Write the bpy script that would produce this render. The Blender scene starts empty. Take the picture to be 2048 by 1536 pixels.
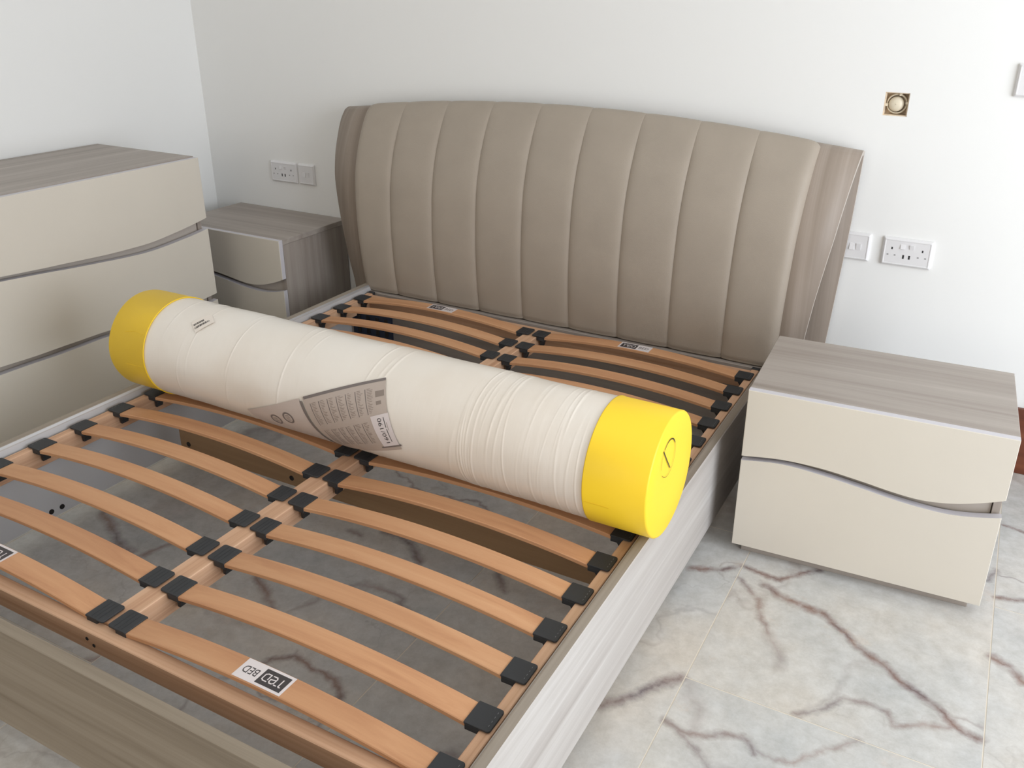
import bpy, bmesh, math, random
from mathutils import Vector, Matrix
random.seed(7)
PI = math.pi
C = bpy.context.scene.collection
Z0 = 0.30            # height of the slat caps above the floor
WY = 0.333           # inner face of the wall behind the bed
WX = -1.917          # inner face of the left wall
RX, FY, CH = 3.5, -5.2, 2.75

# ------------------------------------------------------------------ camera, world, light, exposure
cd = bpy.data.cameras.new('camera')
cam = bpy.data.objects.new('camera', cd); C.objects.link(cam)
cam.location = (1.39874, -2.63949, 1.17625 + Z0)
cam.rotation_euler = (math.radians(67.19), math.radians(-0.49), math.radians(27.91))
cd.sensor_width = 36.0
cd.lens = 1751.56 / 2048 * 36
cd.shift_x = -51.41 / 2048
cd.shift_y = -65.68 / 2048
cd.clip_start = 0.05
bpy.context.scene.camera = cam

w = bpy.data.worlds.new('world'); bpy.context.scene.world = w
w.use_nodes = True
bg = w.node_tree.nodes['Background']
bg.inputs[0].default_value = (0.80, 0.88, 1.0, 1); bg.inputs[1].default_value = 0.8

def area(name, loc, rot, sx, sy, power, col):
    l = bpy.data.lights.new(name, 'AREA'); l.shape = 'RECTANGLE'; l.size = sx; l.size_y = sy
    l.energy = power; l.color = col
    o = bpy.data.objects.new(name, l); C.objects.link(o); o.location = loc; o.rotation_euler = rot
    return o
# daylight entering through the window in the right wall; plus an added warm fill behind the camera
area('window_daylight', (RX + 0.02, -1.60, 1.3), (0, math.radians(90), 0), 2.2, 2.3, 88, (0.86, 0.92, 1.0))
area('rear_fill', (0.9, FY - 0.02, 1.5), (math.radians(90), 0, 0), 2.2, 1.6, 13, (1.0, 0.88, 0.74))

vs = bpy.context.scene.view_settings
vs.view_transform = 'Standard'; vs.look = 'None'; vs.gamma = 1.0; vs.use_curve_mapping = False
vs.exposure = 0.12

# ------------------------------------------------------------------ helpers
def lin(r, g, b):
    f = lambda c: (c / 255 / 12.92) if c / 255 <= 0.04045 else ((c / 255 + 0.055) / 1.055) ** 2.4
    return (f(r), f(g), f(b), 1.0)

def mat(name, col, rough=0.5, spec=0.5, coat=0.0, bump=0.0, bscale=200, metal=0.0, var=0.0, vscale=3):
    m = bpy.data.materials.new(name); m.use_nodes = True
    nt = m.node_tree; p = nt.nodes['Principled BSDF']
    p.inputs['Base Color'].default_value = col; p.inputs['Roughness'].default_value = rough
    p.inputs['Specular IOR Level'].default_value = spec; p.inputs['Metallic'].default_value = metal
    p.inputs['Coat Weight'].default_value = coat
    tc = nt.nodes.new('ShaderNodeTexCoord')
    if var:
        n = nt.nodes.new('ShaderNodeTexNoise'); n.inputs['Scale'].default_value = vscale; n.inputs['Detail'].default_value = 4
        r = nt.nodes.new('ShaderNodeValToRGB')
        r.color_ramp.elements[0].position = 0.3; r.color_ramp.elements[1].position = 0.7
        r.color_ramp.elements[0].color = tuple(c * (1 - var) for c in col[:3]) + (1,)
        r.color_ramp.elements[1].color = tuple(min(1, c * (1 + var)) for c in col[:3]) + (1,)
        nt.links.new(tc.outputs['Object'], n.inputs['Vector']); nt.links.new(n.outputs[0], r.inputs[0])
        nt.links.new(r.outputs[0], p.inputs['Base Color'])
    if bump:
        n = nt.nodes.new('ShaderNodeTexNoise'); n.inputs['Scale'].default_value = bscale; n.inputs['Detail'].default_value = 3
        b = nt.nodes.new('ShaderNodeBump'); b.inputs['Strength'].default_value = bump; b.inputs['Distance'].default_value = 0.002
        nt.links.new(tc.outputs['Object'], n.inputs['Vector']); nt.links.new(n.outputs[0], b.inputs['Height'])
        nt.links.new(b.outputs[0], p.inputs['Normal'])
    return m

def wood(name, axis, cols, rough=0.45, cross=28, along=0.9, streak=0.5, rnd=0.0, spec=0.4, dist=0.6, ygrain=None):
    """laminate or timber with the grain running along one object axis"""
    m = bpy.data.materials.new(name); m.use_nodes = True
    nt = m.node_tree; p = nt.nodes['Principled BSDF']; L = nt.links.new
    tc = nt.nodes.new('ShaderNodeTexCoord'); mp = nt.nodes.new('ShaderNodeMapping')
    sc = [cross, cross, cross]; sc['xyz'.index(axis)] = along
    if ygrain: sc[1] = ygrain
    mp.inputs['Scale'].default_value = sc
    L(tc.outputs['Object'], mp.inputs['Vector'])
    oi = nt.nodes.new('ShaderNodeObjectInfo')
    mul = nt.nodes.new('ShaderNodeMath'); mul.operation = 'MULTIPLY'; mul.inputs[1].default_value = 37 if rnd else 0
    L(oi.outputs['Random'], mul.inputs[0])
    cmb = nt.nodes.new('ShaderNodeCombineXYZ')
    for i in range(3): L(mul.outputs[0], cmb.inputs[i])
    add = nt.nodes.new('ShaderNodeVectorMath'); add.operation = 'ADD'
    L(mp.outputs[0], add.inputs[0]); L(cmb.outputs[0], add.inputs[1])
    n1 = nt.nodes.new('ShaderNodeTexNoise'); n1.inputs['Scale'].default_value = 1; n1.inputs['Detail'].default_value = 6
    n1.inputs['Roughness'].default_value = 0.65; n1.inputs['Distortion'].default_value = dist
    L(add.outputs[0], n1.inputs['Vector'])
    v2 = nt.nodes.new('ShaderNodeVectorMath'); v2.operation = 'MULTIPLY'
    s2 = [0.28, 0.28, 0.28]; s2['xyz'.index(axis)] = 0.5; v2.inputs[1].default_value = s2
    L(add.outputs[0], v2.inputs[0])
    n2 = nt.nodes.new('ShaderNodeTexNoise'); n2.inputs['Scale'].default_value = 1; n2.inputs['Detail'].default_value = 2
    n2.inputs['Distortion'].default_value = dist
    L(v2.outputs[0], n2.inputs['Vector'])
    mx = nt.nodes.new('ShaderNodeMix'); mx.data_type = 'FLOAT'; mx.inputs[0].default_value = streak
    L(n1.outputs[0], mx.inputs[2]); L(n2.outputs[0], mx.inputs[3])
    r = nt.nodes.new('ShaderNodeValToRGB'); e = r.color_ramp.elements
    e[0].position = 0.32; e[0].color = cols[0]; e[1].position = 0.68; e[1].color = cols[-1]
    for i, c in enumerate(cols[1:-1]):
        q = e.new(0.32 + 0.36 * (i + 1) / (len(cols) - 1)); q.color = c
    L(mx.outputs[0], r.inputs[0])
    if rnd:
        hs = nt.nodes.new('ShaderNodeHueSaturation')
        mr = nt.nodes.new('ShaderNodeMapRange'); mr.inputs[3].default_value = 1 - rnd; mr.inputs[4].default_value = 1 + rnd
        L(oi.outputs['Random'], mr.inputs[0]); L(mr.outputs[0], hs.inputs['Value']); L(r.outputs[0], hs.inputs['Color'])
        L(hs.outputs[0], p.inputs['Base Color'])
    else:
        L(r.outputs[0], p.inputs['Base Color'])
    b = nt.nodes.new('ShaderNodeBump'); b.inputs['Strength'].default_value = 0.12; b.inputs['Distance'].default_value = 0.001
    L(n1.outputs[0], b.inputs['Height']); L(b.outputs[0], p.inputs['Normal'])
    p.inputs['Roughness'].default_value = rough; p.inputs['Specular IOR Level'].default_value = spec
    return m

def edge_faces(mb, axis):
    i = mb.mi(M_lip); bmesh.ops.recalc_face_normals(mb.bm, faces=mb.bm.faces[:])
    for f in mb.bm.faces:
        if abs(f.normal[axis]) < .3: f.material_index = i

class MB:
    """collects shapes and links them as one mesh object"""
    def __init__(s): s.bm = bmesh.new(); s.mats = []
    def mi(s, m):
        if m not in s.mats: s.mats.append(m)
        return s.mats.index(m)
    def box(s, a, b, m, bev=0.0, seg=2):
        x0, y0, z0 = a; x1, y1, z1 = b
        vs_ = [s.bm.verts.new(v) for v in ((x0,y0,z0),(x1,y0,z0),(x1,y1,z0),(x0,y1,z0),(x0,y0,z1),(x1,y0,z1),(x1,y1,z1),(x0,y1,z1))]
        fs = [s.bm.faces.new([vs_[i] for i in q]) for q in ((3,2,1,0),(4,5,6,7),(0,1,5,4),(1,2,6,5),(2,3,7,6),(3,0,4,7))]
        for f in fs: f.material_index = s.mi(m)
        if bev:
            es = {e for f in fs for e in f.edges}
            bmesh.ops.bevel(s.bm, geom=list(es), offset=bev, segments=seg, affect='EDGES', profile=0.6)
        return s
    def poly(s, pts, m):
        f = s.bm.faces.new([s.bm.verts.new(p) for p in pts]); f.material_index = s.mi(m); return f
    def prism(s, pts, a, b, m, f3, sm=False, bev=0.0):
        """pts: closed 2-D outline; f3(u, v, t) -> 3-D point; from t=a to t=b"""
        A = [s.bm.verts.new(f3(u, v, a)) for u, v in pts]; B = [s.bm.verts.new(f3(u, v, b)) for u, v in pts]
        n = len(pts); i = s.mi(m); fs = []
        fs.append(s.bm.faces.new(A[::-1])); fs.append(s.bm.faces.new(B))
        caps = list(fs)
        for k in range(n):
            f = s.bm.faces.new((A[k], A[(k+1) % n], B[(k+1) % n], B[k])); f.smooth = sm; fs.append(f)
        for f in fs: f.material_index = i
        if bev:
            es = {e for f in caps for e in f.edges}
            bmesh.ops.bevel(s.bm, geom=list(es), offset=bev, segments=1, affect='EDGES')
        return s
    def cyl(s, c, r, h, m, axis='z', n=20, r2=None, sm=True):
        r2 = r if r2 is None else r2
        def P(a, rr, t):
            u, v = rr * math.cos(a), rr * math.sin(a)
            return {'z': (c[0]+u, c[1]+v, c[2]+t), 'y': (c[0]+u, c[1]+t, c[2]+v), 'x': (c[0]+t, c[1]+u, c[2]+v)}[axis]
        A = [s.bm.verts.new(P(2*PI*k/n, r, 0)) for k in range(n)]; B = [s.bm.verts.new(P(2*PI*k/n, r2, h)) for k in range(n)]
        i = s.mi(m)
        for q in (A[::-1], B): s.bm.faces.new(q).material_index = i
        for k in range(n):
            f = s.bm.faces.new((A[k], A[(k+1)%n], B[(k+1)%n], B[k])); f.material_index = i; f.smooth = sm
        return s
    def grid(s, rows, m, closed=False, sm=True):
        V = [[s.bm.verts.new(p) for p in r] for r in rows]; i = s.mi(m)
        for a in range(len(V)-1):
            n = len(V[a])
            for b in range(n if closed else n-1):
                f = s.bm.faces.new((V[a][b], V[a][(b+1)%n], V[a+1][(b+1)%n], V[a+1][b])); f.material_index = i; f.smooth = sm
        return V
    def build(s, name, parent=None, fix=True):
        if fix: bmesh.ops.recalc_face_normals(s.bm, faces=s.bm.faces[:])
        me = bpy.data.meshes.new(name); s.bm.to_mesh(me); s.bm.free()
        for m in s.mats: me.materials.append(m)
        o = bpy.data.objects.new(name, me); C.objects.link(o)
        if parent: o.parent = parent
        return o

def thing(name, label, cat, loc=(0,0,0), rz=0.0, group=None):
    o = bpy.data.objects.new(name, None); C.objects.link(o); o.empty_display_size = 0.05
    o.location = loc; o.rotation_euler = (0,0,rz); o['label'] = label; o['category'] = cat
    if group: o['group'] = group
    return o
def struct(o): o['kind'] = 'structure'; return o
def copy_obj(src, parent):
    c = src.copy(); C.objects.link(c); c.parent = parent
    for ch in list(src.children): copy_obj(ch, c)
    return c
def spline(pts, n):
    out = []
    P = [pts[0]] + list(pts) + [pts[-1]]
    m = len(pts) - 1
    for i in range(n + 1):
        t = i / n * m; k = min(int(t), m - 1); u = t - k
        a, b, c, d = P[k], P[k+1], P[k+2], P[k+3]
        out.append(tuple(0.5 * (2*b[j] + (c[j]-a[j])*u + (2*a[j]-5*b[j]+4*c[j]-d[j])*u*u + (3*b[j]-a[j]-3*c[j]+d[j])*u**3) for j in range(len(b))))
    return out
def interp(tab, x):
    if x <= tab[0][0]: return tab[0][1]
    for (a, fa), (b, fb) in zip(tab, tab[1:]):
        if x <= b: return fa + (fb-fa)*(x-a)/(b-a)
    return tab[-1][1]

# ------------------------------------------------------------------ materials
M_wall = mat('white_wall_paint', lin(243, 242, 239), 0.75, 0.25, bump=0.06, bscale=120)
M_warm = mat('warm_bounce_wall_tint', lin(240, 229, 212), 0.75, 0.25, bump=0.06, bscale=120)  # unseen walls, tinted warm so that their bounce warms the shade
M_ceil = mat('ceiling_paint', lin(246, 245, 241), 0.8, 0.2, bump=0.05)
TW = [lin(138, 127, 117), lin(158, 147, 138), lin(170, 160, 151), lin(188, 179, 170)]
M_wx = wood('taupe_laminate_x', 'x', TW); M_wy = wood('taupe_laminate_y', 'y', TW); M_wz = wood('taupe_laminate_z', 'z', TW)
TH = [lin(122, 108, 97), lin(140, 126, 113), lin(153, 139, 126), lin(170, 156, 144)]
M_hb = wood('headboard_laminate', 'z', TH, cross=34, along=0.45, streak=0.5, dist=0.15, ygrain=0.45)
TB = [lin(158, 150, 143), lin(174, 167, 161), lin(184, 178, 172), lin(198, 193, 188)]  # bed wood made paler: window light on the side faces put into the colour
M_bt = wood('bed_laminate_top_dim', 'y', [lin(126, 115, 102), lin(144, 132, 119), lin(155, 144, 131), lin(170, 159, 146)], rough=0.65, spec=0.2, cross=40)  # same wood, a darker copy that tones in the dimmer upward faces
M_bx = wood('bed_laminate_x', 'x', [lin(130, 117, 101), lin(150, 137, 120), lin(163, 150, 133), lin(178, 165, 148)], rough=0.6, spec=0.25, cross=40)
M_by = wood('bed_laminate_y_lit', 'y', TB, rough=0.6, spec=0.25, cross=40)
M_lip = mat('lilac_grey_edging', lin(206, 202, 206), 0.4)
M_edge = mat('pale_edge_band', lin(188, 178, 168), 0.45)
M_inner = mat('pale_grey_melamine', lin(196, 194, 194), 0.5, bump=0.03)
M_cream = mat('cream_lacquer', lin(214, 206, 193), 0.32, 0.5, bump=0.02, bscale=300, var=0.012, vscale=5)
M_beech = wood('beech_slat', 'x', [lin(184, 130, 92), lin(203, 151, 110), lin(213, 164, 123)], rough=0.5, cross=34, along=1.6, streak=0.45, rnd=0.05)
BR = [lin(184, 138, 107), lin(209, 166, 133), lin(222, 184, 152)]
M_rail_x = wood('beech_ply_x', 'x', BR, rough=0.6, cross=90, along=1.2, streak=0.4)
M_rail_y = wood('beech_ply_y', 'y', BR, rough=0.6, cross=90, along=1.2, streak=0.4)
M_plank = wood('underbed_plank', 'x', [lin(150, 118, 86), lin(166, 134, 100), lin(180, 148, 114)], rough=0.6)
M_rubber = mat('black_rubber', lin(50, 51, 53), 0.55, 0.4, bump=0.10, bscale=500)
M_dash = mat('grey_tick', lin(120, 120, 120), 0.6)
M_hole = mat('dark_hole', lin(30, 26, 24), 0.8)
M_leather = mat('taupe_upholstery', lin(167, 155, 141), 0.50, 0.35, bump=0.22, bscale=420, var=0.03, vscale=9)
M_steel = mat('dark_blue_steel', lin(44, 52, 70), 0.4, metal=0.5)
M_white = mat('white_plastic', lin(232, 230, 230), 0.3)
M_slot = mat('dark_slot', lin(40, 38, 40), 0.6)
M_pin = mat('grey_slot', lin(140, 138, 138), 0.6)
M_yellow = mat('yellow_plastic', lin(247, 206, 46), 0.42, 0.4, bump=0.05, bscale=25)
M_ink = mat('black_marker', lin(45, 45, 20), 0.6)
M_paper = mat('grey_leaflet_paper', lin(190, 175, 164), 0.4)
M_cover = mat('pale_leaflet_cover', lin(206, 192, 183), 0.4)
M_bar = mat('grey_print', lin(124, 114, 110), 0.45)
M_txt = mat('taupe_print', lin(146, 132, 122), 0.45)
M_stick = mat('white_sticker', lin(226, 216, 214), 0.45)
M_label = mat('clear_label_paper', lin(240, 229, 217), 0.4)
M_dark = mat('charcoal_print', lin(62, 56, 56), 0.5)
M_grout = mat('cream_grout', lin(216, 206, 190), 0.8)
M_skirt = wood('reddish_skirting', 'x', [lin(84, 44, 30), lin(112, 62, 42), lin(140, 86, 60)], rough=0.3)
M_plaster = mat('raw_plaster', lin(216, 196, 170), 0.9, bump=0.6, bscale=60, var=0.22, vscale=55)
M_capb = mat('beige_plastic', lin(226, 214, 190), 0.4)

def wrap_material():
    m = bpy.data.materials.new('milky_plastic_wrap'); m.use_nodes = True
    nt = m.node_tree; p = nt.nodes['Principled BSDF']; L = nt.links.new
    tc = nt.nodes.new('ShaderNodeTexCoord')
    n = nt.nodes.new('ShaderNodeTexNoise'); n.inputs['Scale'].default_value = 4; n.inputs['Detail'].default_value = 3
    L(tc.outputs['Object'], n.inputs['Vector'])
    r = nt.nodes.new('ShaderNodeValToRGB')
    r.color_ramp.elements[0].position = 0.35; r.color_ramp.elements[1].position = 0.65
    r.color_ramp.elements[0].color = lin(238, 227, 213); r.color_ramp.elements[1].color = lin(244, 236, 225)
    L(n.outputs[0], r.inputs[0]); L(r.outputs[0], p.inputs['Base Color'])
    p.inputs['Roughness'].default_value = 0.42; p.inputs['Coat Weight'].default_value = 0.6; p.inputs['Coat Roughness'].default_value = 0.22
    mp = nt.nodes.new('ShaderNodeMapping'); mp.inputs['Scale'].default_value = (60, 5, 5); mp.inputs['Rotation'].default_value = (0, 0, 0.18)
    L(tc.outputs['Object'], mp.inputs['Vector'])
    n2 = nt.nodes.new('ShaderNodeTexNoise'); n2.inputs['Scale'].default_value = 1; n2.inputs['Detail'].default_value = 4
    L(mp.outputs[0], n2.inputs['Vector'])
    b = nt.nodes.new('ShaderNodeBump'); b.inputs['Strength'].default_value = 0.25; b.inputs['Distance'].default_value = 0.003
    L(n2.outputs[0], b.inputs['Height']); L(b.outputs[0], p.inputs['Normal'])
    return m
M_wrap = wrap_material()

# marble: a mottled pale stone with vein lines whose courses follow the real floor
VEINS = []
def vein(pts, wd, strength): VEINS.append((pts, wd * 1.25, min(1, strength * 1.2)))
vein([(1.047, -0.655), (1.091, -0.689), (1.147, -0.698), (1.21, -0.703), (1.26, -0.743), (1.309, -0.787), (1.362, -0.819), (1.412, -0.849), (1.454, -0.882), (1.5, -0.91), (1.545, -0.947), (1.585, -0.96)], 0.016, 0.85)
vein([(0.85, -0.685), (0.93, -0.655), (0.974, -0.604), (1.025, -0.616), (1.079, -0.623), (1.119, -0.573), (1.165, -0.526)], 0.013, 0.8)
vein([(0.982, -0.665), (1.054, -0.725), (1.074, -0.799), (1.106, -0.841)], 0.013, 0.6)
vein([(1.106, -0.841), (1.143, -0.904), (1.155, -0.951)], 0.02, 0.35)
vein([(1.223, -1.074), (1.271, -1.031), (1.31, -0.98), (1.353, -0.966), (1.398, -0.971), (1.425, -1.007), (1.478, -0.978), (1.532, -0.949)], 0.012, 0.55)
vein([(1.171, -1.212), (1.213, -1.22), (1.254, -1.208), (1.304, -1.146), (1.365, -1.087)], 0.011, 0.45)
vein([(1.599, -0.67), (1.637, -0.689), (1.668, -0.729)], 0.016, 0.8)
vein([(1.601, -0.42), (1.664, -0.402)], 0.011, 0.8)
vein([(1.573, -0.344), (1.596, -0.292)], 0.013, 0.6)
vein([(1.606, -0.038), (1.659, -0.05)], 0.009, 0.7)
vein([(0.831, -1.26), (0.875, -1.224), (0.901, -1.173), (0.93, -1.127), (0.97, -1.09)], 0.018, 0.75)
vein([(0.979, -1.227), (1.015, -1.235), (1.067, -1.226), (1.103, -1.206), (1.147, -1.19), (1.168, -1.222)], 0.013, 0.6)
vein([(1.016, -1.238), (1.057, -1.261), (1.101, -1.3)], 0.014, 0.55)
vein([(-0.792, -1.274), (-0.711, -1.302), (-0.64, -1.341), (-0.55, -1.367)], 0.02, 0.7)
vein([(-0.508, -1.361), (-0.497, -1.319), (-0.483, -1.284)], 0.013, 0.6)
vein([(-0.158, -1.283), (-0.093, -1.313), (-0.033, -1.357)], 0.016, 0.7)
vein([(0.087, -1.515), (0.108, -1.489), (0.135, -1.458), (0.21, -1.47), (0.269, -1.47), (0.308, -1.497), (0.315, -1.516)], 0.013, 0.7)
vein([(0.135, -1.458), (0.126, -1.442)], 0.009, 0.5)
vein([(0.011, -0.947), (0.111, -0.96), (0.183, -1.012)], 0.018, 0.7)
vein([(0.396, -0.956), (0.456, -1.014)], 0.016, 0.6)
vein([(-0.082, -0.988), (-0.039, -0.994)], 0.014, 0.6)
def marble(VEINS, nm='plain_marble'):
    m = bpy.data.materials.new(nm); m.use_nodes = True
    nt = m.node_tree; p = nt.nodes['Principled BSDF']; L = nt.links.new
    N = nt.nodes.new
    tc = N('ShaderNodeTexCoord'); oi = N('ShaderNodeObjectInfo')
    def vm(op, a, b=None):
        v = N('ShaderNodeVectorMath'); v.operation = op
        for k, x in enumerate((a, b)):
            if x is None: continue
            if isinstance(x, tuple): v.inputs[k].default_value = x
            else: L(x, v.inputs[k])
        return v
    def mm(op, a, b=None, c=None, clamp=False):
        v = N('ShaderNodeMath'); v.operation = op; v.use_clamp = clamp
        for k, x in enumerate((a, b, c)):
            if x is None: continue
            if isinstance(x, (int, float)): v.inputs[k].default_value = x
            else: L(x, v.inputs[k])
        return v.outputs[0]
    def noise(vec, sc, det=4, rough=0.55, dist=0.0):
        n = N('ShaderNodeTexNoise'); n.inputs['Scale'].default_value = sc; n.inputs['Detail'].default_value = det
        n.inputs['Roughness'].default_value = rough; n.inputs['Distortion'].default_value = dist
        L(vec, n.inputs['Vector']); return n
    def ramp(f, pts):
        r = N('ShaderNodeValToRGB'); e = r.color_ramp.elements
        e[0].position, e[0].color = pts[0][0], pts[0][1]; e[1].position, e[1].color = pts[-1][0], pts[-1][1]
        for q, c in pts[1:-1]:
            x = e.new(q); x.color = c
        L(f, r.inputs[0]); return r.outputs[0]
    def mix(f, a, b, blend='MIX'):
        x = N('ShaderNodeMix'); x.data_type = 'RGBA'; x.blend_type = blend
        for k, v in ((0, f), (6, a), (7, b)):
            if isinstance(v, (int, float)): x.inputs[k].default_value = v
            elif isinstance(v, tuple): x.inputs[k].default_value = v
            else: L(v, x.inputs[k])
        return x.outputs[2]
    P = tc.outputs['Object']
    off = N('ShaderNodeCombineXYZ'); rr = mm('MULTIPLY', oi.outputs['Random'], 31.0)
    for i in range(3): L(rr, off.inputs[i])
    PT = vm('ADD', P, off.outputs[0]).outputs[0]
    base = ramp(noise(PT, 2.2, 5).outputs[0], [(0.3, lin(188, 190, 190)), (0.5, lin(204, 202, 198)), (0.7, lin(210, 202, 191))])
    fine = ramp(noise(PT, 26, 9, 0.75, 0.15).outputs[0], [(0.34, lin(200, 196, 190)), (0.66, lin(255, 255, 255))])
    col = mix(0.5, base, fine, 'MULTIPLY')
    # generic veins: the zero crossings of a warped noise field
    warp = vm('SUBTRACT', noise(PT, 3.0, 5).outputs['Color'], (0.5, 0.5, 0.5)).outputs[0]
    W = vm('ADD', PT, vm('MULTIPLY', warp, (0.45, 0.45, 0.0)).outputs[0]).outputs[0]
    g1 = mm('ABSOLUTE', mm('SUBTRACT', noise(W, 1.15, 1, 0.4).outputs[0], 0.5))
    amp = noise(PT, 1.7, 2).outputs[0]
    v1 = mm('MULTIPLY', mm('SUBTRACT', 1.0, mm('DIVIDE', g1, 0.010), clamp=True), mm('SUBTRACT', mm('MULTIPLY', amp, 3.2), 1.15, clamp=True))
    g2 = mm('ABSOLUTE', mm('SUBTRACT', noise(W, 3.2, 2, 0.5).outputs[0], 0.5))
    v2 = mm('MULTIPLY', mm('SUBTRACT', 1.0, mm('DIVIDE', g2, 0.007), clamp=True), mm('SUBTRACT', mm('MULTIPLY', amp, 3.0), 1.3, clamp=True))
    # the visible veins, segment by segment
    wob = vm('SUBTRACT', noise(P, 10.0, 8, 0.72).outputs['Color'], (0.5, 0.5, 0.5)).outputs[0]
    Q = vm('ADD', P, vm('MULTIPLY', wob, (0.055, 0.055, 0.0)).outputs[0]).outputs[0]
    cur = None
    for pts, wd, st in VEINS:
        d = None
        for (ax, ay), (bx, by) in zip(pts, pts[1:]):
            ex, ey = bx - ax, by - ay; l2 = ex*ex + ey*ey + 1e-9
            Qk = Q if d is None and cur is None else vm('ADD', Q, mm('MULTIPLY', d if d is not None else cur, 1e-7)).outputs[0]   # evaluation order
            pa = vm('SUBTRACT', Qk, (ax, ay, 0.0))
            dt = vm('DOT_PRODUCT', pa.outputs[0], (ex / l2, ey / l2, 0.0))
            t = mm('ADD', dt.outputs['Value'], 0.0, clamp=True)
            cb = N('ShaderNodeVectorMath'); cb.operation = 'SCALE'; cb.inputs[0].default_value = (ex, ey, 0); L(t, cb.inputs[3])
            df = vm('SUBTRACT', pa.outputs[0], cb.outputs[0])
            ln = vm('LENGTH', vm('MULTIPLY', df.outputs[0], (1, 1, 0)).outputs[0]).outputs['Value']
            d = ln if d is None else mm('MINIMUM', d, ln)
        f = mm('MULTIPLY', mm('SUBTRACT', 1.0, mm('DIVIDE', d, wd), clamp=True), st)
        cur = f if cur is None else mm('MAXIMUM', cur, f)
    halo = mm('MULTIPLY', mm('ADD', v1, v2, clamp=True), 0.5)
    tot = mm('MAXIMUM', mm('MULTIPLY', v1, 0.75), mm('MULTIPLY', v2, 0.4))
    if cur is not None:
        brk = ramp(noise(P, 22, 4).outputs[0], [(0.30, (0.45,)*3 + (1,)), (0.55, (1,)*3 + (1,))])
        tot = mm('MAXIMUM', tot, mm('MULTIPLY', cur, brk))
    vcol = ramp(noise(P, 5, 3).outputs[0], [(0.35, lin(104, 92, 96)), (0.65, lin(140, 112, 100))])
    col = mix(tot, col, vcol)
    # rusty clouds
    rust = ramp(noise(PT, 4.0, 6, 0.7, 0.5).outputs[0], [(0.60, (0,0,0,1)), (0.74, (1,1,1,1))])
    rf = N('ShaderNodeSeparateColor'); L(rust, rf.inputs[0])
    col = mix(mm('MULTIPLY', rf.outputs[0], 0.4), col, lin(196, 168, 144))
    L(col, p.inputs['Base Color'])
    p.inputs['Roughness'].default_value = 0.22; p.inputs['Specular IOR Level'].default_value = 0.4
    return m

# ------------------------------------------------------------------ the room
M_marble = marble([])
slab = MB(); slab.box((WX, FY, -0.12), (RX, WY, -0.0006), M_grout)
floor = struct(slab.build('floor'))
TWD, TLN, J = 0.62, 1.24, 0.0015
xs = 0.975 - 5 * TWD
ci = 0
while xs < RX:
    yo = -1.083 + (TLN / 2 if ci % 2 == 0 else 0.0)      # brick bond, the column right of x=0.975 has a joint at -1.083
    ys = yo - 4 * TLN
    while ys < WY:
        x0, x1, y0, y1 = max(xs + J, WX), min(xs + TWD - J, RX), max(ys + J, FY), min(ys + TLN - J, WY)
        if x1 - x0 > 0.02 and y1 - y0 > 0.02:
            here = []
            for pts, wd, stg in VEINS:
                cut = []
                for a, b in zip(pts, pts[1:]):
                    if max(a[0], b[0]) > x0 - .03 and min(a[0], b[0]) < x1 + .03 and max(a[1], b[1]) > y0 - .03 and min(a[1], b[1]) < y1 + .03:
                        if cut and cut[-1] == a: cut.append(b)
                        else:
                            if len(cut) > 1: here.append((cut, wd, stg))
                            cut = [a, b]
                if len(cut) > 1: here.append((cut, wd, stg))
            t = MB(); t.box((x0, y0, -0.0029), (x1, y1, 0.0), marble(here, 'veined_marble') if here else M_marble); t.build('tile', floor)
        ys += TLN
    xs += TWD; ci += 1

HX0, HX1, HZ0, HZ1 = 1.040, 1.111, 0.806 + Z0, 0.876 + Z0
def wallrect(mb, x0, x1, z0, z1): mb.box((x0, WY, z0), (x1, WY + 0.12, z1), M_wall)
wb = MB()
wallrect(wb, WX - 0.12, HX0, 0, CH); wallrect(wb, HX1, RX + 0.12, 0, CH)
wallrect(wb, HX0, HX1, 0, HZ0); wallrect(wb, HX0, HX1, HZ1, CH)
struct(wb.build('wall_back', fix=True))
wl = MB(); wl.box((WX - 0.12, FY, 0), (WX, WY, CH), M_wall); struct(wl.build('wall_left'))
WYA, WYB, WZA, WZB = -2.80, -0.40, 0.12, 2.45
wr = MB()
wr.box((RX, FY, 0), (RX + 0.12, WYA, CH), M_warm); wr.box((RX, WYB, 0), (RX + 0.12, WY, CH), M_warm)
wr.box((RX, WYA, 0), (RX + 0.12, WYB, WZA), M_warm); wr.box((RX, WYA, WZB), (RX + 0.12, WYB, CH), M_warm)
struct(wr.build('wall_right'))
wf = MB()
wf.box((WX, FY - 0.12, 0), (-0.25, FY, CH), M_warm); wf.box((2.05, FY - 0.12, 0), (RX, FY, CH), M_warm)
wf.box((-0.25, FY - 0.12, 0), (2.05, FY, 0.65), M_warm); wf.box((-0.25, FY - 0.12, 2.35), (2.05, FY, CH), M_warm)
struct(wf.build('wall_front'))
cl = MB(); cl.box((WX - 0.12, FY - 0.12, CH), (RX + 0.12, WY + 0.12, CH + 0.1), M_ceil); struct(cl.build('ceiling'))
sk = MB(); sk.box((1.06, WY - 0.016, 0.0), (RX, WY, 0.228), M_skirt, 0.003); struct(sk.build('baseboard_back'))

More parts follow.
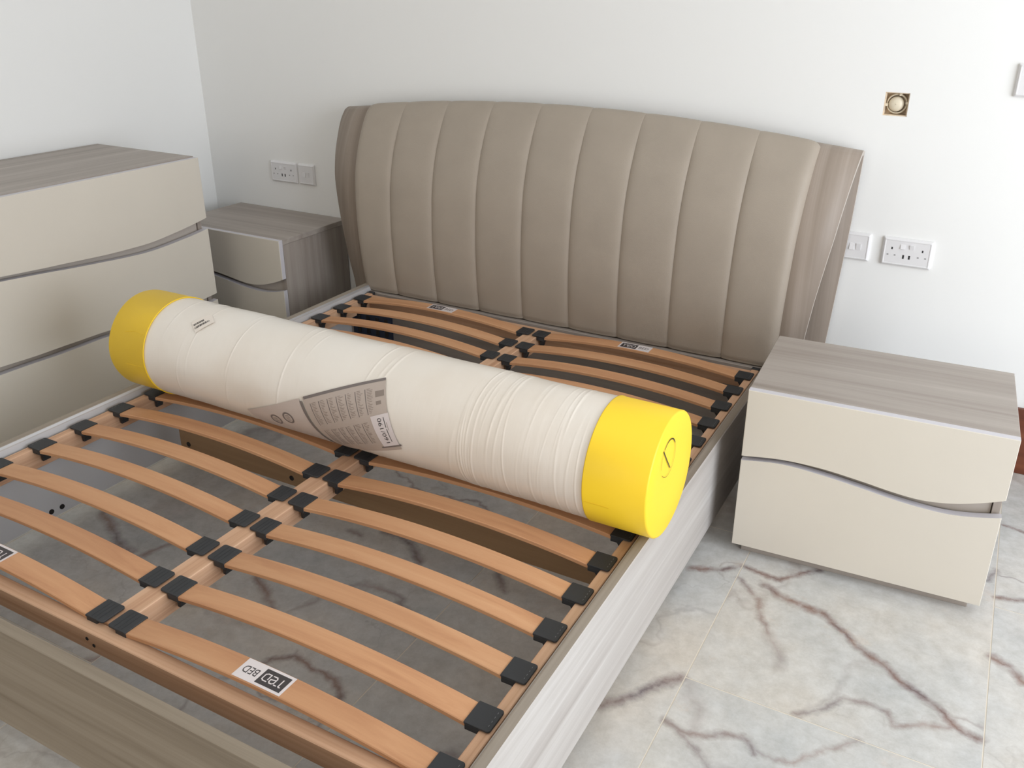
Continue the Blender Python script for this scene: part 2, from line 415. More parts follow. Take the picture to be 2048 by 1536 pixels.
# ------------------------------------------------------------------ nightstands
NW, ND, NH = 0.633, 0.425, 0.505
curve_a = spline([(0, .310), (.101, .323), (.204, .3225), (.305, .311), (.379, .300), (.451, .2945), (.519, .303), (.583, .322), (.633, .342)], 40)
curve_b = spline([(0, .297), (.102, .310), (.206, .304), (.308, .291), (.407, .277), (.501, .2715), (.569, .2785), (.633, .293)], 40)
def build_nightstand(label, loc, rz):
    t = thing('nightstand', label, 'nightstand', loc, rz, None)
    FT = 0.022
    f3 = lambda u, v, q: (u, q, v)
    top = MB(); top.box((0, FT + .001, NH - .022), (NW, ND, NH), M_wx, 0.0012, 1); top.build('top_board', t)
    for x0, x1 in ((.004, .022), (NW - .022, NW - .004)):
        s = MB(); s.box((x0, FT + .005, .035), (x1, ND - .004, NH - .0225), M_wz, 0.0008, 1); s.build('side_panel', t)
    bk = MB(); bk.box((.0225, ND - .012, .036), (NW - .0225, ND - .005, NH - .023), M_inner); bk.build('back_panel', t)
    bt = MB(); bt.box((.0225, FT + .006, .036), (NW - .0225, ND - .013, .052), M_wx); bt.build('bottom_panel', t)
    pl = MB(); pl.box((.023, .026, 0), (.608, ND - .03, .0345), M_wx, 0.001, 1); pl.build('plinth', t)
    for nm, poly, zc0, zc1 in (('upper', [(0, NH)] + [(u, v) for u, v in curve_a] + [(NW, NH)], .266, NH - .03),
                          ('lower', [(0, .030), (NW, .030)] + [(u, v) for u, v in curve_b[::-1]], .056, .262)):
        d = MB(); d.prism(poly, 0, FT, M_cream, f3, bev=0.0012)
        edge_faces(d, 1); dr = d.build('drawer_front', t)
        b = MB(); b.box((.0240, FT + .012, zc0), (NW - .0240, ND - .03, zc1), M_edge); b.build('drawer_box', dr)
    return t
ns1 = build_nightstand('taupe wood nightstand with cream drawer fronts, standing in front of sockets right of the bed',
                       (0.9268, -0.5585, 0), math.radians(3.08))
ns2 = copy_obj(ns1, None)
ns2['label'] = 'nightstand between the headboard and the left wall corner, its cream drawer fronts in shadow'
ns2.location = (-1.758, -0.094, 0); ns2.rotation_euler = (0, 0, 0)
for n_ in (ns1, ns2): n_['group'] = 'matching nightstands beside the bed'

# ------------------------------------------------------------------ dresser against the left wall
dt = thing('dresser', 'tall chest of cream wavy-edged drawers with taupe wood top at the left wall', 'dresser', (-1.325, -0.262, 0), 0)
# local frame: u runs from the headboard end (0) towards the camera; world y = -u
DW, DH, DDp = 1.21, 0.852, 0.575
g3 = lambda u, v, q: (-q, -u, v)
c1b = spline([(0, .6145), (.094, .599), (.253, .5805), (.373, .5794), (.473, .5825), (.592, .59), (.692, .596), (.767, .6015), (.84, .607), (.95, .614), (1.05, .616), (1.14, .610), (1.21, .600)], 60)
c2t = spline([(0, .571), (.101, .5593), (.259, .5483), (.379, .5519), (.478, .5595), (.596, .5695), (.695, .5795), (.842, .592), (.95, .599), (1.05, .601), (1.14, .592), (1.21, .566)], 60)
c2b = spline([(0, .302), (.15, .294), (.35, .300), (.512, .3114), (.63, .3139), (.714, .3153), (.794, .3165), (.907, .322), (1.05, .330), (1.21, .325)], 50)
c3t = spline([(0, .275), (.15, .270), (.35, .278), (.516, .2903), (.636, .2908), (.72, .2912), (.80, .2944), (.913, .2962), (1.05, .299), (1.21, .290)], 50)
FT = .025
o = MB(); o.box((-DDp, -DW + .0, DH - .022), (-FT - .001, 0, DH), M_wy, .0012, 1); o.build('top_board', dt)
for a, b in ((-.022, -.004), (-DW + .004, -DW + .022)):
    o = MB(); o.box((-DDp + .003, min(a, b), .036), (-FT - .005, max(a, b), DH - .0225), M_wz, .0008, 1); o.build('side_panel', dt)
o = MB(); o.box((-DDp + .004, -DW + .0225, .037), (-DDp + .012, -.0225, DH - .023), M_inner); o.build('back_panel', dt)
o = MB(); o.box((-DDp + .02, -DW + .03, 0), (-.030, -.03, .035), M_wy, .001, 1); o.build('plinth', dt)
for poly, za, zb in (([(0, DH - .003)] + [tuple(q) for q in c1b] + [(DW, DH - .003)], .535, .82),
                     ([tuple(q) for q in c2b] + [tuple(q) for q in c2t[::-1]], .265, .531),
                     ([(0, .030), (DW, .030)] + [tuple(q) for q in c3t[::-1]], .05, .261)):
    d = MB(); d.prism(poly, 0, FT, M_cream, g3, bev=.0012); edge_faces(d, 0); dr = d.build('drawer_front', dt)
    b = MB(); b.box((-DDp + .02, -DW + .024, za), (-FT - .012, -.024, zb), M_edge); b.build('drawer_box', dr)

# ------------------------------------------------------------------ bed frame
bed = thing('bed_frame', 'taupe wood double bed frame with curved channel-padded headboard', 'bed')
PO, PI_, PT, PB = 0.853, 0.824, 0.018 + Z0, 0.045
def side_profile(sgn):
    # cross-section across the panel: square outer edge, rounded inner top edge
    pts = [(PO, PB), (PO, PT - .002), (PO - .002, PT)]
    r = .010
    for k in range(7):
        a = PI/2 * k / 6
        pts.append((PI_ + r - r * math.sin(a), PT - r + r * math.cos(a)))
    pts.append((PI_, PB))
    return [(sgn * u, v) for u, v in pts]
FBI, FBO = -1.906, -1.932
for sgn in (1, -1):
    m_ = MB(); m_.prism(side_profile(sgn), FBI, 0.098, M_by, lambda u, v, q: (u, q, v), sm=False)
    i_in = m_.mi(M_inner); i_t = m_.mi(M_bt)
    bmesh.ops.recalc_face_normals(m_.bm, faces=m_.bm.faces[:])
    for f in m_.bm.faces:
        c = f.calc_center_median(); f.normal_update()
        if f.normal.z > .9 and c.z > PT - .004: f.material_index = i_t
        elif abs(f.normal.y) < .5 and f.normal.x * sgn < -0.95 and c.z < PT - .014: f.material_index = i_in
        elif abs(f.normal.y) < .5 and -0.97 < f.normal.x * sgn < -0.1:
            f.smooth = True
            if sgn < 0: f.material_index = i_in
    sp = m_.build('side_panel', bed)
    if sgn < 0:
        for (yy, zz) in ((-1.398 + .03, .0777), (-1.365 + .03, .0765), (-0.42, .078), (-0.39, .078)):
            h = MB(); h.cyl((-PI_ - .001, yy - .03, zz - .012), .0075, .003, M_hole, 'x', 14); h.build('drill_hole', sp)
m_ = MB(); m_.box((-PO, FBO, PB), (PO, FBI - .0005, PT), M_bx, .002, 2); m_.build('footboard', bed)
m_ = MB(); m_.box((-PI_ + .0005, .0785, .05), (PI_ - .0005, .1005, Z0 - .008), M_wx, .0015, 1); m_.build('head_rail', bed)
for x, y in ((.80, -1.86), (-.80, -1.86), (.80, .04), (-.80, .04)):
    m_ = MB(); m_.box((x - .022, y - .03, 0), (x + .022, y + .03, PB + .03), M_rubber, .003); m_.build('foot_block', bed)
m_ = MB()
m_.prism([(-.659, .151), (-.659, .216), (-.645, .230), (.798, .230), (.798, .151)], -1.060, -1.036, M_plank, lambda u, v, q: (u, q, v))
cp = m_.build('cross_plank', bed)
for x_ in (-.625, -.215):
    h = MB(); h.cyl((x_, -1.0612, .175), .008, .0012, M_hole, 'y', 12); h.build('drill_hole', cp)
m_ = MB(); m_.box((-.81, -.047, .155), (-.615, -.04, .250), M_steel, .002)
for k in range(4):
    m_.box((-.785 + k * .045, -.0495, .165), (-.77 + k * .045, -.047, .24), M_hole)
m_.build('steel_bracket', bed)

# --- headboard: one sheet folded over at the top, wider at the top than at the bottom
HB = [(.118, -.255), (.118, -.10), (.117, .01), (.105, .12), (.099, .26), (.108, .42), (.135, .53), (.172, .61), (.205, .665), (.238, .700)]
HB_top = [(.262, .709), (.288, .706), (.303, .690)]
HB_back = [(.309, .60), (.311, .40), (.312, .2), (.313, 0), (.314, -.298)]
path = spline(HB, 44) + spline([HB[-1]] + HB_top + [HB_back[0]], 14)[1:] + spline(HB_back, 12)[1:]
nf = 45 + 9
def hw(i, z):
    fr = interp([(-.255, .915), (0, .921), (.25, .952), (.45, .982), (.7, 1.010)], z)
    rr = interp([(-.3, .955), (0, .972), (.45, 1.0), (.7, 1.010)], z)
    return fr if i < nf else rr
def arch(x, z, amt, ref):
    if z <= 0: return z
    return z + z / ref * amt * (1 - (x / .95) ** 2)
th = .015
inner = []
for i, (y, z) in enumerate(path):
    a = path[max(i-1, 0)]; b = path[min(i+1, len(path)-1)]
    dy, dz = b[0]-a[0], b[1]-a[1]; l = math.hypot(dy, dz) or 1
    inner.append((y + dz / l * th, z - dy / l * th))
m_ = MB(); NX = 24
def row(pt, i):
    h = hw(i, path[i][1]); out = []
    for k in range(NX + 1):
        x = h * (2 * k / NX - 1)
        out.append((x, pt[0], arch(x, pt[1], .045, .70) + Z0))
    return out
O = [row(p, i) for i, p in enumerate(path)]; I = [row(p, i) for i, p in enumerate(inner)]
VO = m_.grid(O, M_hb); VI = m_.grid(I, M_hb)
ie = m_.mi(M_edge)
for side in (0, NX):
    for i in range(len(VO) - 1):
        f = m_.bm.faces.new((VO[i][side], VO[i+1][side], VI[i+1][side], VI[i][side])); f.material_index = ie
for e_ in (0, len(VO) - 1):
    for k in range(NX):
        f = m_.bm.faces.new((VO[e_][k], VO[e_][k+1], VI[e_][k+1], VI[e_][k])); f.material_index = ie
hb = m_.build('headboard', bed)

CP = [(.088, -.005), (.084, .03), (.073, .12), (.067, .26), (.077, .42), (.104, .53), (.140, .61), (.178, .668), (.205, .698), (.226, .713), (.246, .715), (.262, .702)]
cpath = spline(CP, 70)
def seam(k, z):     # k = 0..9
    t = min(max(z, 0) / .7, 1)
    c = -.008 + .010 * t; sp = .1937 + .0035 * t
    x = c + (k - 4.5) * sp
    if k == 0: x = -(.853 + .028 * t)
    if k == 9: x = (.850 + .034 * t)
    return x
for k in range(9):
    m_ = MB(); rows = []
    for i, (y, z) in enumerate(cpath):
        a = cpath[max(i-1, 0)]; b = cpath[min(i+1, len(cpath)-1)]
        dy, dz = b[0]-a[0], b[1]-a[1]; l = math.hypot(dy, dz) or 1
        ny, nz = -dz / l, dy / l       # outward (towards the room)
        xa, xb = seam(k, z), seam(k+1, z)
        r = []; NU = 20
        for q in range(NU + 1):
            u = 2 * q / NU - 1
            # crowd the columns towards the seams
            uu = math.sin(u * PI / 2)
            fade = 1 - .75 * min(max((z - .60) / .10, 0), 1)
            d = (.0065 * abs(uu) ** 9 + .0030 * uu * uu) * fade
            if (k == 0 and uu < 0) or (k == 8 and uu > 0): d += .014 * abs(uu) ** 9
            x = xa + (xb - xa) * (uu + 1) / 2
            if z < .012: d += .004 * (1 - max(z, 0) / .012)
            r.append((x, y - ny * d, arch(x, z - nz * d, .062, .715) + Z0))
        # side walls closing the pad at the back
        bk = .026
        r = [(r[0][0], r[0][1] - ny * bk, r[0][2] - nz * bk)] + r + [(r[-1][0], r[-1][1] - ny * bk, r[-1][2] - nz * bk)]
        rows.append(r)
    V = m_.grid(rows, M_leather)
    f = m_.bm.faces.new(V[0]); f.material_index = 0
    f = m_.bm.faces.new(V[-1][::-1]); f.material_index = 0
    m_.build('cushion_channel', hb)

# ------------------------------------------------------------------ slatted base
base = thing('slatted_base', 'beech slatted bed base with black rubber slat caps, resting inside the bed frame', 'slatted base', (0, 0, 0))
RT = Z0 - .007
for x0, x1 in ((.788, .8125), (-.8125, -.788)):
    m_ = MB(); m_.box((x0, -1.832, Z0 - .068), (x1, .066, RT), M_rail_y, .0015, 1); r_ = m_.build('side_rail', base)
    m_ = MB(); m_.box((x0 - .001, .060, Z0 - .066), (x1 + .001, .076, RT + .004), M_rubber, .0015, 1); m_.build('end_cap', r_)
m_ = MB(); m_.box((-.787, -1.832, Z0 - .062), (.787, -1.800, Z0 - .013), M_rail_x, .0015, 1); fr_ = m_.build('foot_rail', base)
for x_, z_ in ((-.03, -.032), (-.012, -.042)):
    h = MB(); h.cyl((x_, -1.8332, Z0 + z_), .004, .0012, M_hole, 'y', 10); h.build('screw_hole', fr_)
m_ = MB(); m_.box((-.787, .036, Z0 - .068), (.787, .062, Z0 - .012), M_rail_x, .0015, 1); m_.build('head_cross_rail', base)
m_ = MB(); m_.box((-.0315, -1.799, Z0 - .062), (.0245, .0355, RT), M_rail_y, .0015, 1); m_.build('center_beam', base)

PITCH, Y1 = .1265, -.0105
CW, CL = .0553, .0520          # rubber cap: width along y, length along x
def cap_mesh(mirror, outer):
    """origin at the cap's outer (rail side) end, body reaching towards +x"""
    m_ = MB(); s = -1 if mirror else 1
    r = .006; hwid = CW / 2; pts = []
    corners = [(0 + r, -hwid + r, 180), (CL - .001, -hwid + .001, 270), (CL - .001, hwid - .001, 0), (0 + r, hwid - r, 90)]
    for cx, cy, a0 in corners:
        rad = r if cx < .03 else .001
        for k in range(5 if rad == r else 2):
            a = math.radians(a0 + 90 * k / (4 if rad == r else 1)); pts.append((s * (cx + rad * math.cos(a)), cy + rad * math.sin(a)))
    m_.prism(pts, -.0045, 0, M_rubber, lambda u, v, q: (u, v, q), bev=.0008)
    # sleeve around the slat end
    a, b = s * .020, s * (CL - .0005)
    m_.box((min(a, b), -hwid + .001, -.0185), (max(a, b), hwid - .001, -.0045), M_rubber, .0015, 1)
    # wedge-shaped peg gripping the side of the rail
    m_.prism([(s * .0265, -.018), (s * .049, -.018), (s * .037, -.034), (s * .034, -.047), (s * .0265, -.047)], -.011, .011, M_rubber, lambda u, v, q: (u, q, v))
    if outer:
        for k in range(4):
            yy = -.017 + k * .0105
            m_.box((min(s * .0072, s * .0080), yy, 0), (max(s * .0072, s * .0080), yy + .004, .0003), M_dash)
    else:
        for q in (.016, .026, .036):
            m_.box((min(s * q, s * (q + .0012)), -hwid + .004, 0), (max(s * q, s * (q + .0012)), hwid - .004, .0005), M_rubber)
    return m_
XO, XI = .8095, .0068
def slat_z(x, xa, xb, am=.027):
    t = (x - xa) / (xb - xa); return Z0 - .0065 + am * (1 - (2 * t - 1) ** 2)
def slat_mb(xa, xb, am=.027):
    m_ = MB(); n = 24; hwid = .0255
    rows = []
    for k in range(n + 1):
        x = xa + (xb - xa) * k / n; z = slat_z(x, xa, xb, am)
        rows.append([(x, -hwid, z - .0095), (x, hwid, z - .0095), (x, hwid, z - .0015), (x, hwid - .0015, z), (x, -hwid + .0015, z), (x, -hwid, z - .0015)])
    V = m_.grid(rows, M_beech, closed=True)
    for f in m_.bm.faces: f.smooth = False
    m_.poly([v for v in rows[0]], M_beech); m_.poly([v for v in rows[-1]], M_beech)
    bmesh.ops.remove_doubles(m_.bm, verts=m_.bm.verts[:], dist=1e-6)
    return m_
proto = {}
slats = []
xa, xb = XI + .022, XO - .022
for sgn in (1, -1):
    a, b = (xa, xb) if sgn > 0 else (-xb, -xa)
    sl = slat_mb(a, b).build('slat', base)
    oc = cap_mesh(sgn > 0, True).build('slat_cap', sl); oc.location = (sgn * XO, 0, Z0)
    ic = cap_mesh(sgn < 0, False).build('slat_cap', sl); ic.location = (sgn * XI, 0, Z0)
    sl.location.y = Y1
    proto[sgn] = sl; slats.append((sgn, 1, sl))
    for k in range(2, 16):
        c = copy_obj(sl, base); c.location.y = Y1 - (k - 1) * PITCH
        if k == 9:      # flattened a little by the roll lying on it
            tmp = slat_mb(a, b, .0235).build('slat_pressed', base); c.data = tmp.data; bpy.data.objects.remove(tmp)
        slats.append((sgn, k, c))

# brand stickers: white paper, dark field with light strokes, dark lettering
def text_mesh(body, size):
    cu = bpy.data.curves.new('t', 'FONT'); cu.body = body; cu.size = size; cu.resolution_u = 3
    ob = bpy.data.objects.new('t', cu); C.objects.link(ob)
    dg = bpy.context.evaluated_depsgraph_get()
    me = bpy.data.meshes.new_from_object(ob.evaluated_get(dg))
    V = [v.co.copy() for v in me.vertices]; F = [tuple(p.vertices) for p in me.polygons]
    bpy.data.objects.remove(ob); bpy.data.meshes.remove(me); bpy.data.curves.remove(cu)
    return V, F
def stroke(pts, w_):
    quads = []
    for i in range(len(pts) - 1):
        a, b = Vector(pts[i]), Vector(pts[i+1]); d = (b - a).normalized(); n = Vector((-d.y, d.x)) * w_ / 2
        a2, b2 = a - d * w_ * .45, b + d * w_ * .45
        quads.append([a2 - n, b2 - n, b2 + n, a2 + n])
    return quads
def add_sticker(sgn, k, parent, flip):
    W_, H_ = .114, .047
    m_ = MB()
    xc = sgn * .398
    a, b = (xa, xb) if sgn > 0 else (-xb, -xa)
    f = -1 if flip else 1
    def P(u, v, lift):       # u, v in metres from the sticker's lower left corner, reading direction
        x = xc + f * (u - W_ / 2); y = f * (v - H_ / 2)
        return (x, y, slat_z(x, a, b) + lift)
    N = 10
    def field(u0, u1, v0, v1, m, lift):
        rows = [[P(u0 + (u1-u0)*i/N, v, lift) for v in (v0, v1)] for i in range(N + 1)]
        m_.grid(rows, m, sm=False)
    field(0, W_, 0, H_, M_stick, .0003)
    field(.006, .064, .0055, H_ - .0055, M_dark, .0005)
    G = [[(.0135, .036), (.0155, .0365), (.0175, .0345), (.0175, .011)],            # T: stem with a hook
         [(.0225, .036), (.0265, .036)],
         [(.0305, .021), (.0405, .024), (.0405, .031), (.038, .036), (.033, .036), (.0295, .032), (.0295, .016), (.032, .011), (.040, .011)],
         [(.0455, .036), (.053, .036), (.057, .032), (.057, .015), (.053, .011), (.0455, .011), (.0455, .028)]]
    G = [[(u, .0235 + (v - .0235) * .66) for u, v in g] for g in G]
    for g in G:
        for q in stroke(g, .0024): m_.poly([P(p.x, p.y, .0007) for p in q], M_stick)
    V, F = text_mesh('BED', .0235)
    for fc in F: m_.poly([P(.070 + V[i].x * .86, .0155 + V[i].y * 1.05, .0005) for i in fc], M_dark)
    m_.build('brand_sticker', parent, fix=False)
for sgn, k, c in slats:
    if k == 1: add_sticker(sgn, k, c, False)
    if k == 15: add_sticker(sgn, k, c, True)

# ------------------------------------------------------------------ rolled mattress
RL = Vector((-.8074, -.9893, .1667 + Z0)); RR = Vector((.8741, -.9973, .1667 + Z0))
LEN = (RR - RL).length; RAD = .1447
ang = math.atan2(RR.y - RL.y, RR.x - RL.x)
roll = thing('mattress_roll', 'mattress rolled in white plastic film with yellow end caps, lying across the slats', 'rolled mattress', tuple(RL), ang)
def cylp(s, th_, r): return (s, -r * math.sin(th_), r * math.cos(th_))
ridges = []
for k in range(34):
    ridges.append((random.uniform(1.20, 1.535), random.uniform(-.012, .012), random.uniform(0, 6.28), random.uniform(.0004, .0010), random.uniform(.0014, .0028), random.uniform(0, 6.28), random.uniform(.6, 2.4)))
for k in range(34):
    ridges.append((random.uniform(.17, 1.22), random.uniform(.02, .05), random.uniform(-.3, .5), random.uniform(.0007, .0014), random.uniform(.0016, .0028), random.uniform(0, 6.28), random.uniform(.5, 1.5)))
def wrap_r(s, t):
    d = 0
    for s0, tilt, ph, am, wd, c, spn in ridges:
        e = (s - s0 - tilt * math.cos(t - ph)) / wd
        if abs(e) < 3:
            q = abs((t - c + PI) % (2 * PI) - PI)
            if q < spn: d += am * math.exp(-e * e) * (1 - (q / spn) ** 2)
    # broad, gentle creases
    d += .0006 * math.sin(s * 23 + 2 * math.sin(t * 2)) + .0005 * math.sin(3 * t + s * 9)
    return RAD + d
m_ = MB(); NS, NT = 1000, 96
rows = [[cylp(.02 + (LEN - .04) * i / NS, 2 * PI * j / NT, wrap_r(.02 + (LEN - .04) * i / NS, 2 * PI * j / NT)) for j in range(NT)] for i in range(NS + 1)]
V = m_.grid(rows, M_wrap, closed=True)
m_.bm.faces.new(V[0][::-1]); m_.bm.faces.new(V[-1])
m_.build('film_wrap', roll)
def end_cap(s_face, s_rim, nm, r=.1472):
    d = 1 if s_face > s_rim else -1
    prof = [(s_face - d * .002, 0.0), (s_face - d * .001, r * .6), (s_face, r - .006), (s_face - d * .0012, r - .0022), (s_face - d * .004, r),
            (s_rim + d * .004, r + .0002), (s_rim + d * .002, r + .0012), (s_rim, r + .0012), (s_rim, r - .0016), (s_rim + d * .01, r - .0018)]
    m_ = MB(); n = 112
    rows = [[cylp(s, 2 * PI * j / n, max(rr, .0005) + (.0007 * math.sin(5 * 2 * PI * j / n + s * 30) if 0 < i_ < 6 and rr > .1 else 0)) for j in range(n)] for i_, (s, rr) in enumerate(prof)]
    V = m_.grid(rows, M_yellow, closed=True); m_.bm.faces.new(V[0])
    return m_.build(nm, roll)
ce = end_cap(LEN, LEN - .1495, 'end_cap')
ce2 = end_cap(0, .150, 'end_cap')
# tape seams and small dents on the yellow caps
def ribbon(pts, wd, m, name, parent, r, lift=.0004):
    """pts in (s, theta): thin strip lying on the cylinder"""
    mm_ = MB(); rows = []
    for i, (s, t) in enumerate(pts):
        a = pts[max(i-1, 0)]; b = pts[min(i+1, len(pts)-1)]
        ds, dt = b[0]-a[0], (b[1]-a[1]) * r; l = math.hypot(ds, dt) or 1
        n = (-dt / l * wd / 2, ds / l * wd / 2 / r)
        rows.append([cylp(s + n[0], t + n[1], r + lift), cylp(s, t, r + lift + wd * .4), cylp(s - n[0], t - n[1], r + lift)])
    mm_.grid(rows, m); return mm_.build(name, parent, fix=False)
rd = math.radians
ribbon([(LEN - .148, rd(104)), (LEN - .10, rd(103.5)), (LEN - .085, rd(104))], .0016, M_yellow, 'crease', ce, .1472)
ribbon([(LEN - .148, rd(137)), (LEN - .12, rd(138)), (LEN - .075, rd(138))], .0016, M_yellow, 'crease', ce, .1472)
ribbon([(.062, rd(60)), (.10, rd(57)), (.14, rd(58))], .0016, M_yellow, 'crease', ce2, .1472)
ribbon([(.07, rd(97)), (.10, rd(97)), (.14, rd(96))], .0016, M_yellow, 'crease', ce2, .1472)
# black marker doodle on the right-hand end face
dd = MB()
yz = lambda y, z: (LEN + .0008, y + .9973, z - .1667)
cy_, cz_ = -1.0205, .2200
pts = []
for k in range(41):
    a = math.radians(120 - 360 * k / 40)
    pts.append((cy_ + .043 * math.cos(a), cz_ + .044 * math.sin(a)))
for i in range(40):
    th_ = .0028 if i < 10 or i > 38 else .0011
    if 29 <= i <= 31: continue
    for q in stroke([pts[i], pts[i+1]], th_): dd.poly([yz(p.x, p.y) for p in q], M_ink)
for q in stroke([(-1.0545, .2515), (-1.030, .219), (-1.0060, .189)], .0030): dd.poly([yz(p.x, p.y) for p in q], M_ink)
dd.build('marker_scribble', ce, fix=False)

# leaflet seen through the film: unrolled coordinates (U, V), origin (s0, a0)
RS = RAD + .0022
def leaf(U, V_, lift=0.0):
    s = .739 + U * .917 + V_ * .398; a = .1985 + V_ * .917 - U * .398
    return cylp(s, a / RAD, RS + lift)
def sheet(mb, U0, U1, V0, V1, m, lift, nu=8, nv=12):
    mb.grid([[leaf(U0 + (U1-U0)*i/nu, V0 + (V1-V0)*j/nv, lift) for j in range(nv+1)] for i in range(nu+1)], m, sm=True)
lf = MB()
sheet(lf, 0, .254, 0, .185, M_paper, 0, 24, 18)
leaflet = lf.build('leaflet', roll, fix=False)
cv = MB(); rows = []
for i in range(17):
    U = -.235 + .222 * i / 16; rows.append([leaf(U, .17 * j / 10, -.0003) for j in range(11)])
cv.grid(rows, M_cover); cover = cv.build('leaflet_cover', roll, fix=False)
pr = MB()
sheet(pr, .004, .254, -.001, .0065, M_bar, .0003, 24, 2)
sheet(pr, -.012, -.005, .008, .17, M_bar, .0003, 2, 16)
for k in range(7):
    U = .020 + k * .0292
    sheet(pr, U, U + .0022, .020, .083, M_bar, .0003, 1, 8)
    for q in range(16):
        v = .020 + q * .0039; ln = random.uniform(.006, .017)
        sheet(pr, U + .006, U + .006 + ln, v, v + .0014, M_txt, .0003, 2, 1)
for k in range(6):
    U = .020 + k * .0292
    sheet(pr, U, U + .0020, .100, .158, M_bar, .0003, 1, 8)
    for q in range(15):
        v = .100 + q * .0039; ln = random.uniform(.006, .017)
        sheet(pr, U + .006, U + .006 + ln, v, v + .0014, M_txt, .0003, 2, 1)
sheet(pr, .225, .250, .030, .045, M_txt, .0003, 3, 2); sheet(pr, .225, .240, .055, .064, M_txt, .0003, 3, 2)
sheet(pr, .190, .262, .171, .1755, M_bar, .0004, 6, 1)
pr.build('print', leaflet, fix=False)
def ring(mb, cu, cv_, r0, r1, m, lift):
    n = 28
    rows = [[leaf(cu + r * math.cos(2*PI*k/n), cv_ + r * math.sin(2*PI*k/n), lift) for k in range(n)] for r in (r0, r1)]
    mb.grid(rows, m, closed=True)
cp_ = MB()
for cu_ in (-.142, -.086):
    ring(cp_, cu_, .046, .014, .019, M_bar, .0002)
    for q in range(5): sheet(cp_, cu_ - .008, cu_ + .008, .037 + q * .004, .0385 + q * .004, M_txt, .0002, 2, 1)
cp_.build('print', cover, fix=False)
st = MB(); sheet(st, .200, .256, .088, .171, M_stick, .0006, 6, 10)
V, F = text_mesh('160/190', .019)
wmax = max(v.x for v in V)
for fc in F:
    # reads towards -V with its tops towards -U
    st.poly([leaf(.231 - V[i].y * .95, .166 - V[i].x * (.070 / wmax), .0009) for i in fc], M_dark)
sheet(st, .238, .240, .096, .122, M_dark, .0009, 1, 4); sheet(st, .238, .240, .126, .160, M_dark, .0009, 1, 4)
sheet(st, .244, .2452, .110, .130, M_txt, .0009, 1, 4)
st.build('size_sticker', leaflet, fix=False)
# barcode label
def bcp(u, v, lift):
    s = .296 + u * .60 + v * .80; a = .086 - u * .80 + v * .60
    return cylp(s, a / RAD, RS + lift)
bc = MB()
bc.grid([[bcp(.058 * i / 6, -.012 + .046 * j / 6, 0) for j in range(7)] for i in range(7)], M_label)
for v0, n_, L_ in ((.0, 18, .034), (.0135, 24, .046)):
    u = .003
    while u < L_:
        wd = random.choice((.0006, .001, .0016, .0024))
        bc.grid([[bcp(u + wd * i, v0 + .008 * j / 2, .0003) for j in range(3)] for i in range(2)], M_dark)
        u += wd + random.choice((.0006, .0009, .0014))
bc.build('barcode_label', roll, fix=False)

# ------------------------------------------------------------------ wall sockets and switches
def plate(t, wd, ht):
    m_ = MB(); pts = []; r = .006
    def outline(w2, h2, r_):
        P_ = []
        for cx, cz, a0 in ((w2 - r_, -h2 + r_, 270), (w2 - r_, h2 - r_, 0), (-w2 + r_, h2 - r_, 90), (-w2 + r_, -h2 + r_, 180)):
            for k in range(4):
                a = math.radians(a0 + 30 * k); P_.append((cx + r_ * math.cos(a), cz + r_ * math.sin(a)))
        return P_
    rows = []
    for (w2, h2, y, r_) in ((wd/2, ht/2, 0, .003), (wd/2, ht/2, -.006, .003), (wd/2 - .006, ht/2 - .006, -.0125, .003), (wd/2 - .0085, ht/2 - .0085, -.0125, .003),
                            (wd/2 - .0095, ht/2 - .0095, -.0115, .003)):
        rows.append([(u, y, v) for u, v in outline(w2, h2, r_)])
    V = m_.grid(rows, M_white, closed=True, sm=False); m_.bm.faces.new(V[-1]); m_.bm.faces.new(V[0][::-1])
    m_.build('faceplate', t)
def rocker(t, x, z, w_, h_, tilt=1):
    m_ = MB(); y0 = -.0115
    m_.prism([(y0 + .002, z - h_/2), (y0 - (.004 if tilt > 0 else .001), z - h_/2), (y0 - (.001 if tilt > 0 else .004), z + h_/2), (y0 + .002, z + h_/2)],
             x - w_/2, x + w_/2, M_white, lambda u, v, q: (q, u, v))
    m_.build('rocker', t)
def holes(t, lst, name, m):
    for x, z, w_, h_ in lst:
        m_ = MB(); m_.box((x - w_/2, -.0119, z - h_/2), (x + w_/2, -.0113, z + h_/2), m); m_.build(name, t)
def double_socket(label, x, z):
    t = thing('power_socket', label, 'socket', (x, WY, z), 0, None)
    plate(t, .152, .092)
    rocker(t, -.0145, .020, .013, .014, 1); rocker(t, .0125, .020, .013, .014, -1)
    holes(t, [(-.046, .012, .0045, .0075), (.046, .012, .0045, .0075)], 'earth_slot', M_slot)
    holes(t, [(-.057, -.010, .0055, .0035), (-.035, -.010, .0055, .0035), (.035, -.010, .0055, .0035), (.057, -.010, .0055, .0035)], 'pin_slot', M_pin)
    holes(t, [(-.009, -.013, .0055, .0125), (.009, -.013, .0055, .0125)], 'usb_port', M_slot)
    return t
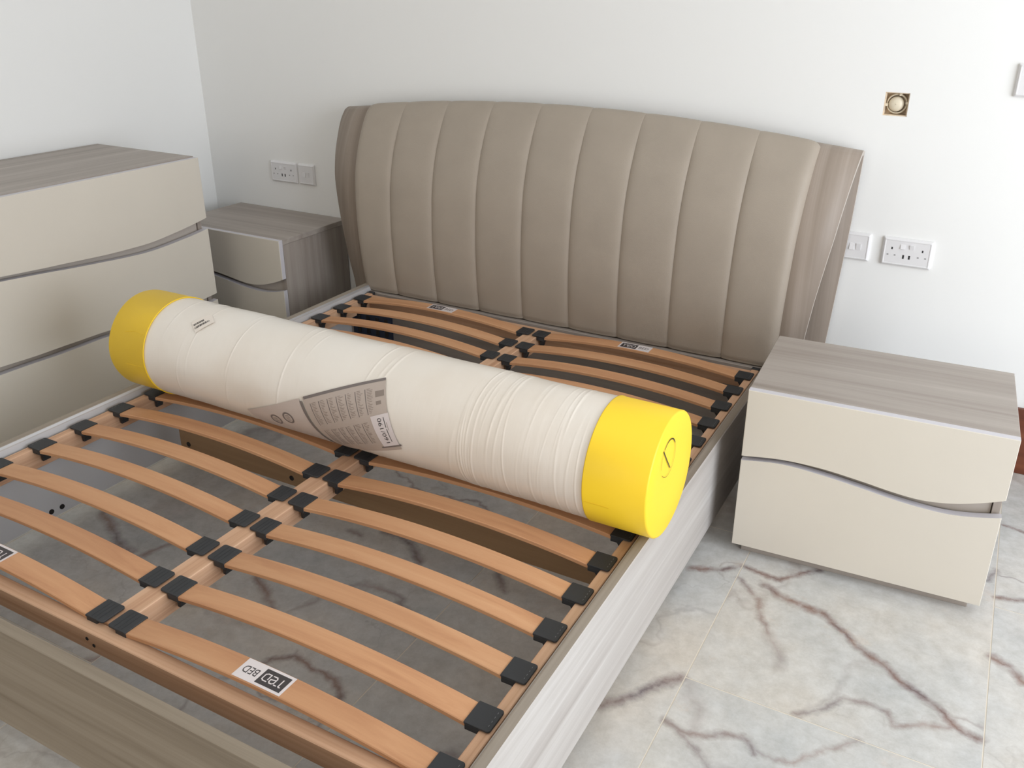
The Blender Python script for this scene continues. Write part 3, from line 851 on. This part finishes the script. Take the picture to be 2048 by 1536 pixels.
def switch(label, x, z, n=2):
    t = thing('light_switch', label, 'switch', (x, WY, z), 0, None)
    plate(t, .092, .092)
    for k in range(n): rocker(t, (k - (n-1)/2) * .0155 * 1.35, 0, .0145, .021, 1 if k == 0 else -1)
    return t
double_socket('white double power socket with two USB ports, right of the headboard', 1.181, .384 + Z0)
switch('white two-gang switch partly behind the right edge of the headboard', 1.0215, .385 + Z0)
double_socket('white double power socket above the shaded nightstand by the room corner', -1.460, .379 + Z0)
switch('white switch left of the headboard, beside the double socket', -1.328, .380 + Z0, 2)
t = thing('light_switch', 'white wall plate high up at the right edge of the photo', 'switch', (1.4345, WY, .930 + Z0))
plate(t, .092, .092); rocker(t, 0, 0, .03, .04, 1)
# open back box in its hole in the wall
jb = thing('junction_box', 'unfinished square hole in the wall with a round beige box inside, above the right sockets', 'junction box', ((HX0 + HX1) / 2, WY, (HZ0 + HZ1) / 2))
h2 = .0353
m_ = MB()
m_.box((-h2, .034, -h2), (h2, .040, h2), M_plaster)
for a, b in (((-h2, .003, -h2), (-h2 + .003, .034, h2)), ((h2 - .003, .003, -h2), (h2, .034, h2)), ((-h2 + .003, .003, h2 - .003), (h2 - .003, .034, h2)), ((-h2 + .003, .003, -h2), (h2 - .003, .034, -h2 + .003))):
    m_.box(a, b, M_plaster)
m_.build('plaster_recess', jb)
m_ = MB(); n = 28
rows = [[(r * math.cos(2*PI*k/n), y, r * math.sin(2*PI*k/n)) for k in range(n)] for r, y in ((.031, .034), (.031, .020), (.027, .017), (.026, .021))]
m_.grid(rows, M_capb, closed=True); m_.build('box_rim', jb)
m_ = MB()
rows = [[(r * math.cos(2*PI*k/n) - .002, y, r * math.sin(2*PI*k/n) - .001) for k in range(n)] for r, y in ((.023, .030), (.022, .014), (.018, .009), (.010, .006), (.001, .005))]
m_.grid(rows, M_capb, closed=True); m_.build('blanking_cap', jb)
for x_, z_ in ((.029, .004), (-.029, -.004), (.008, .0285)):
    m_ = MB(); m_.box((x_ - .004, .012, z_ - .004), (x_ + .004, .033, z_ + .004), M_capb, .001); m_.build('screw_lug', jb)
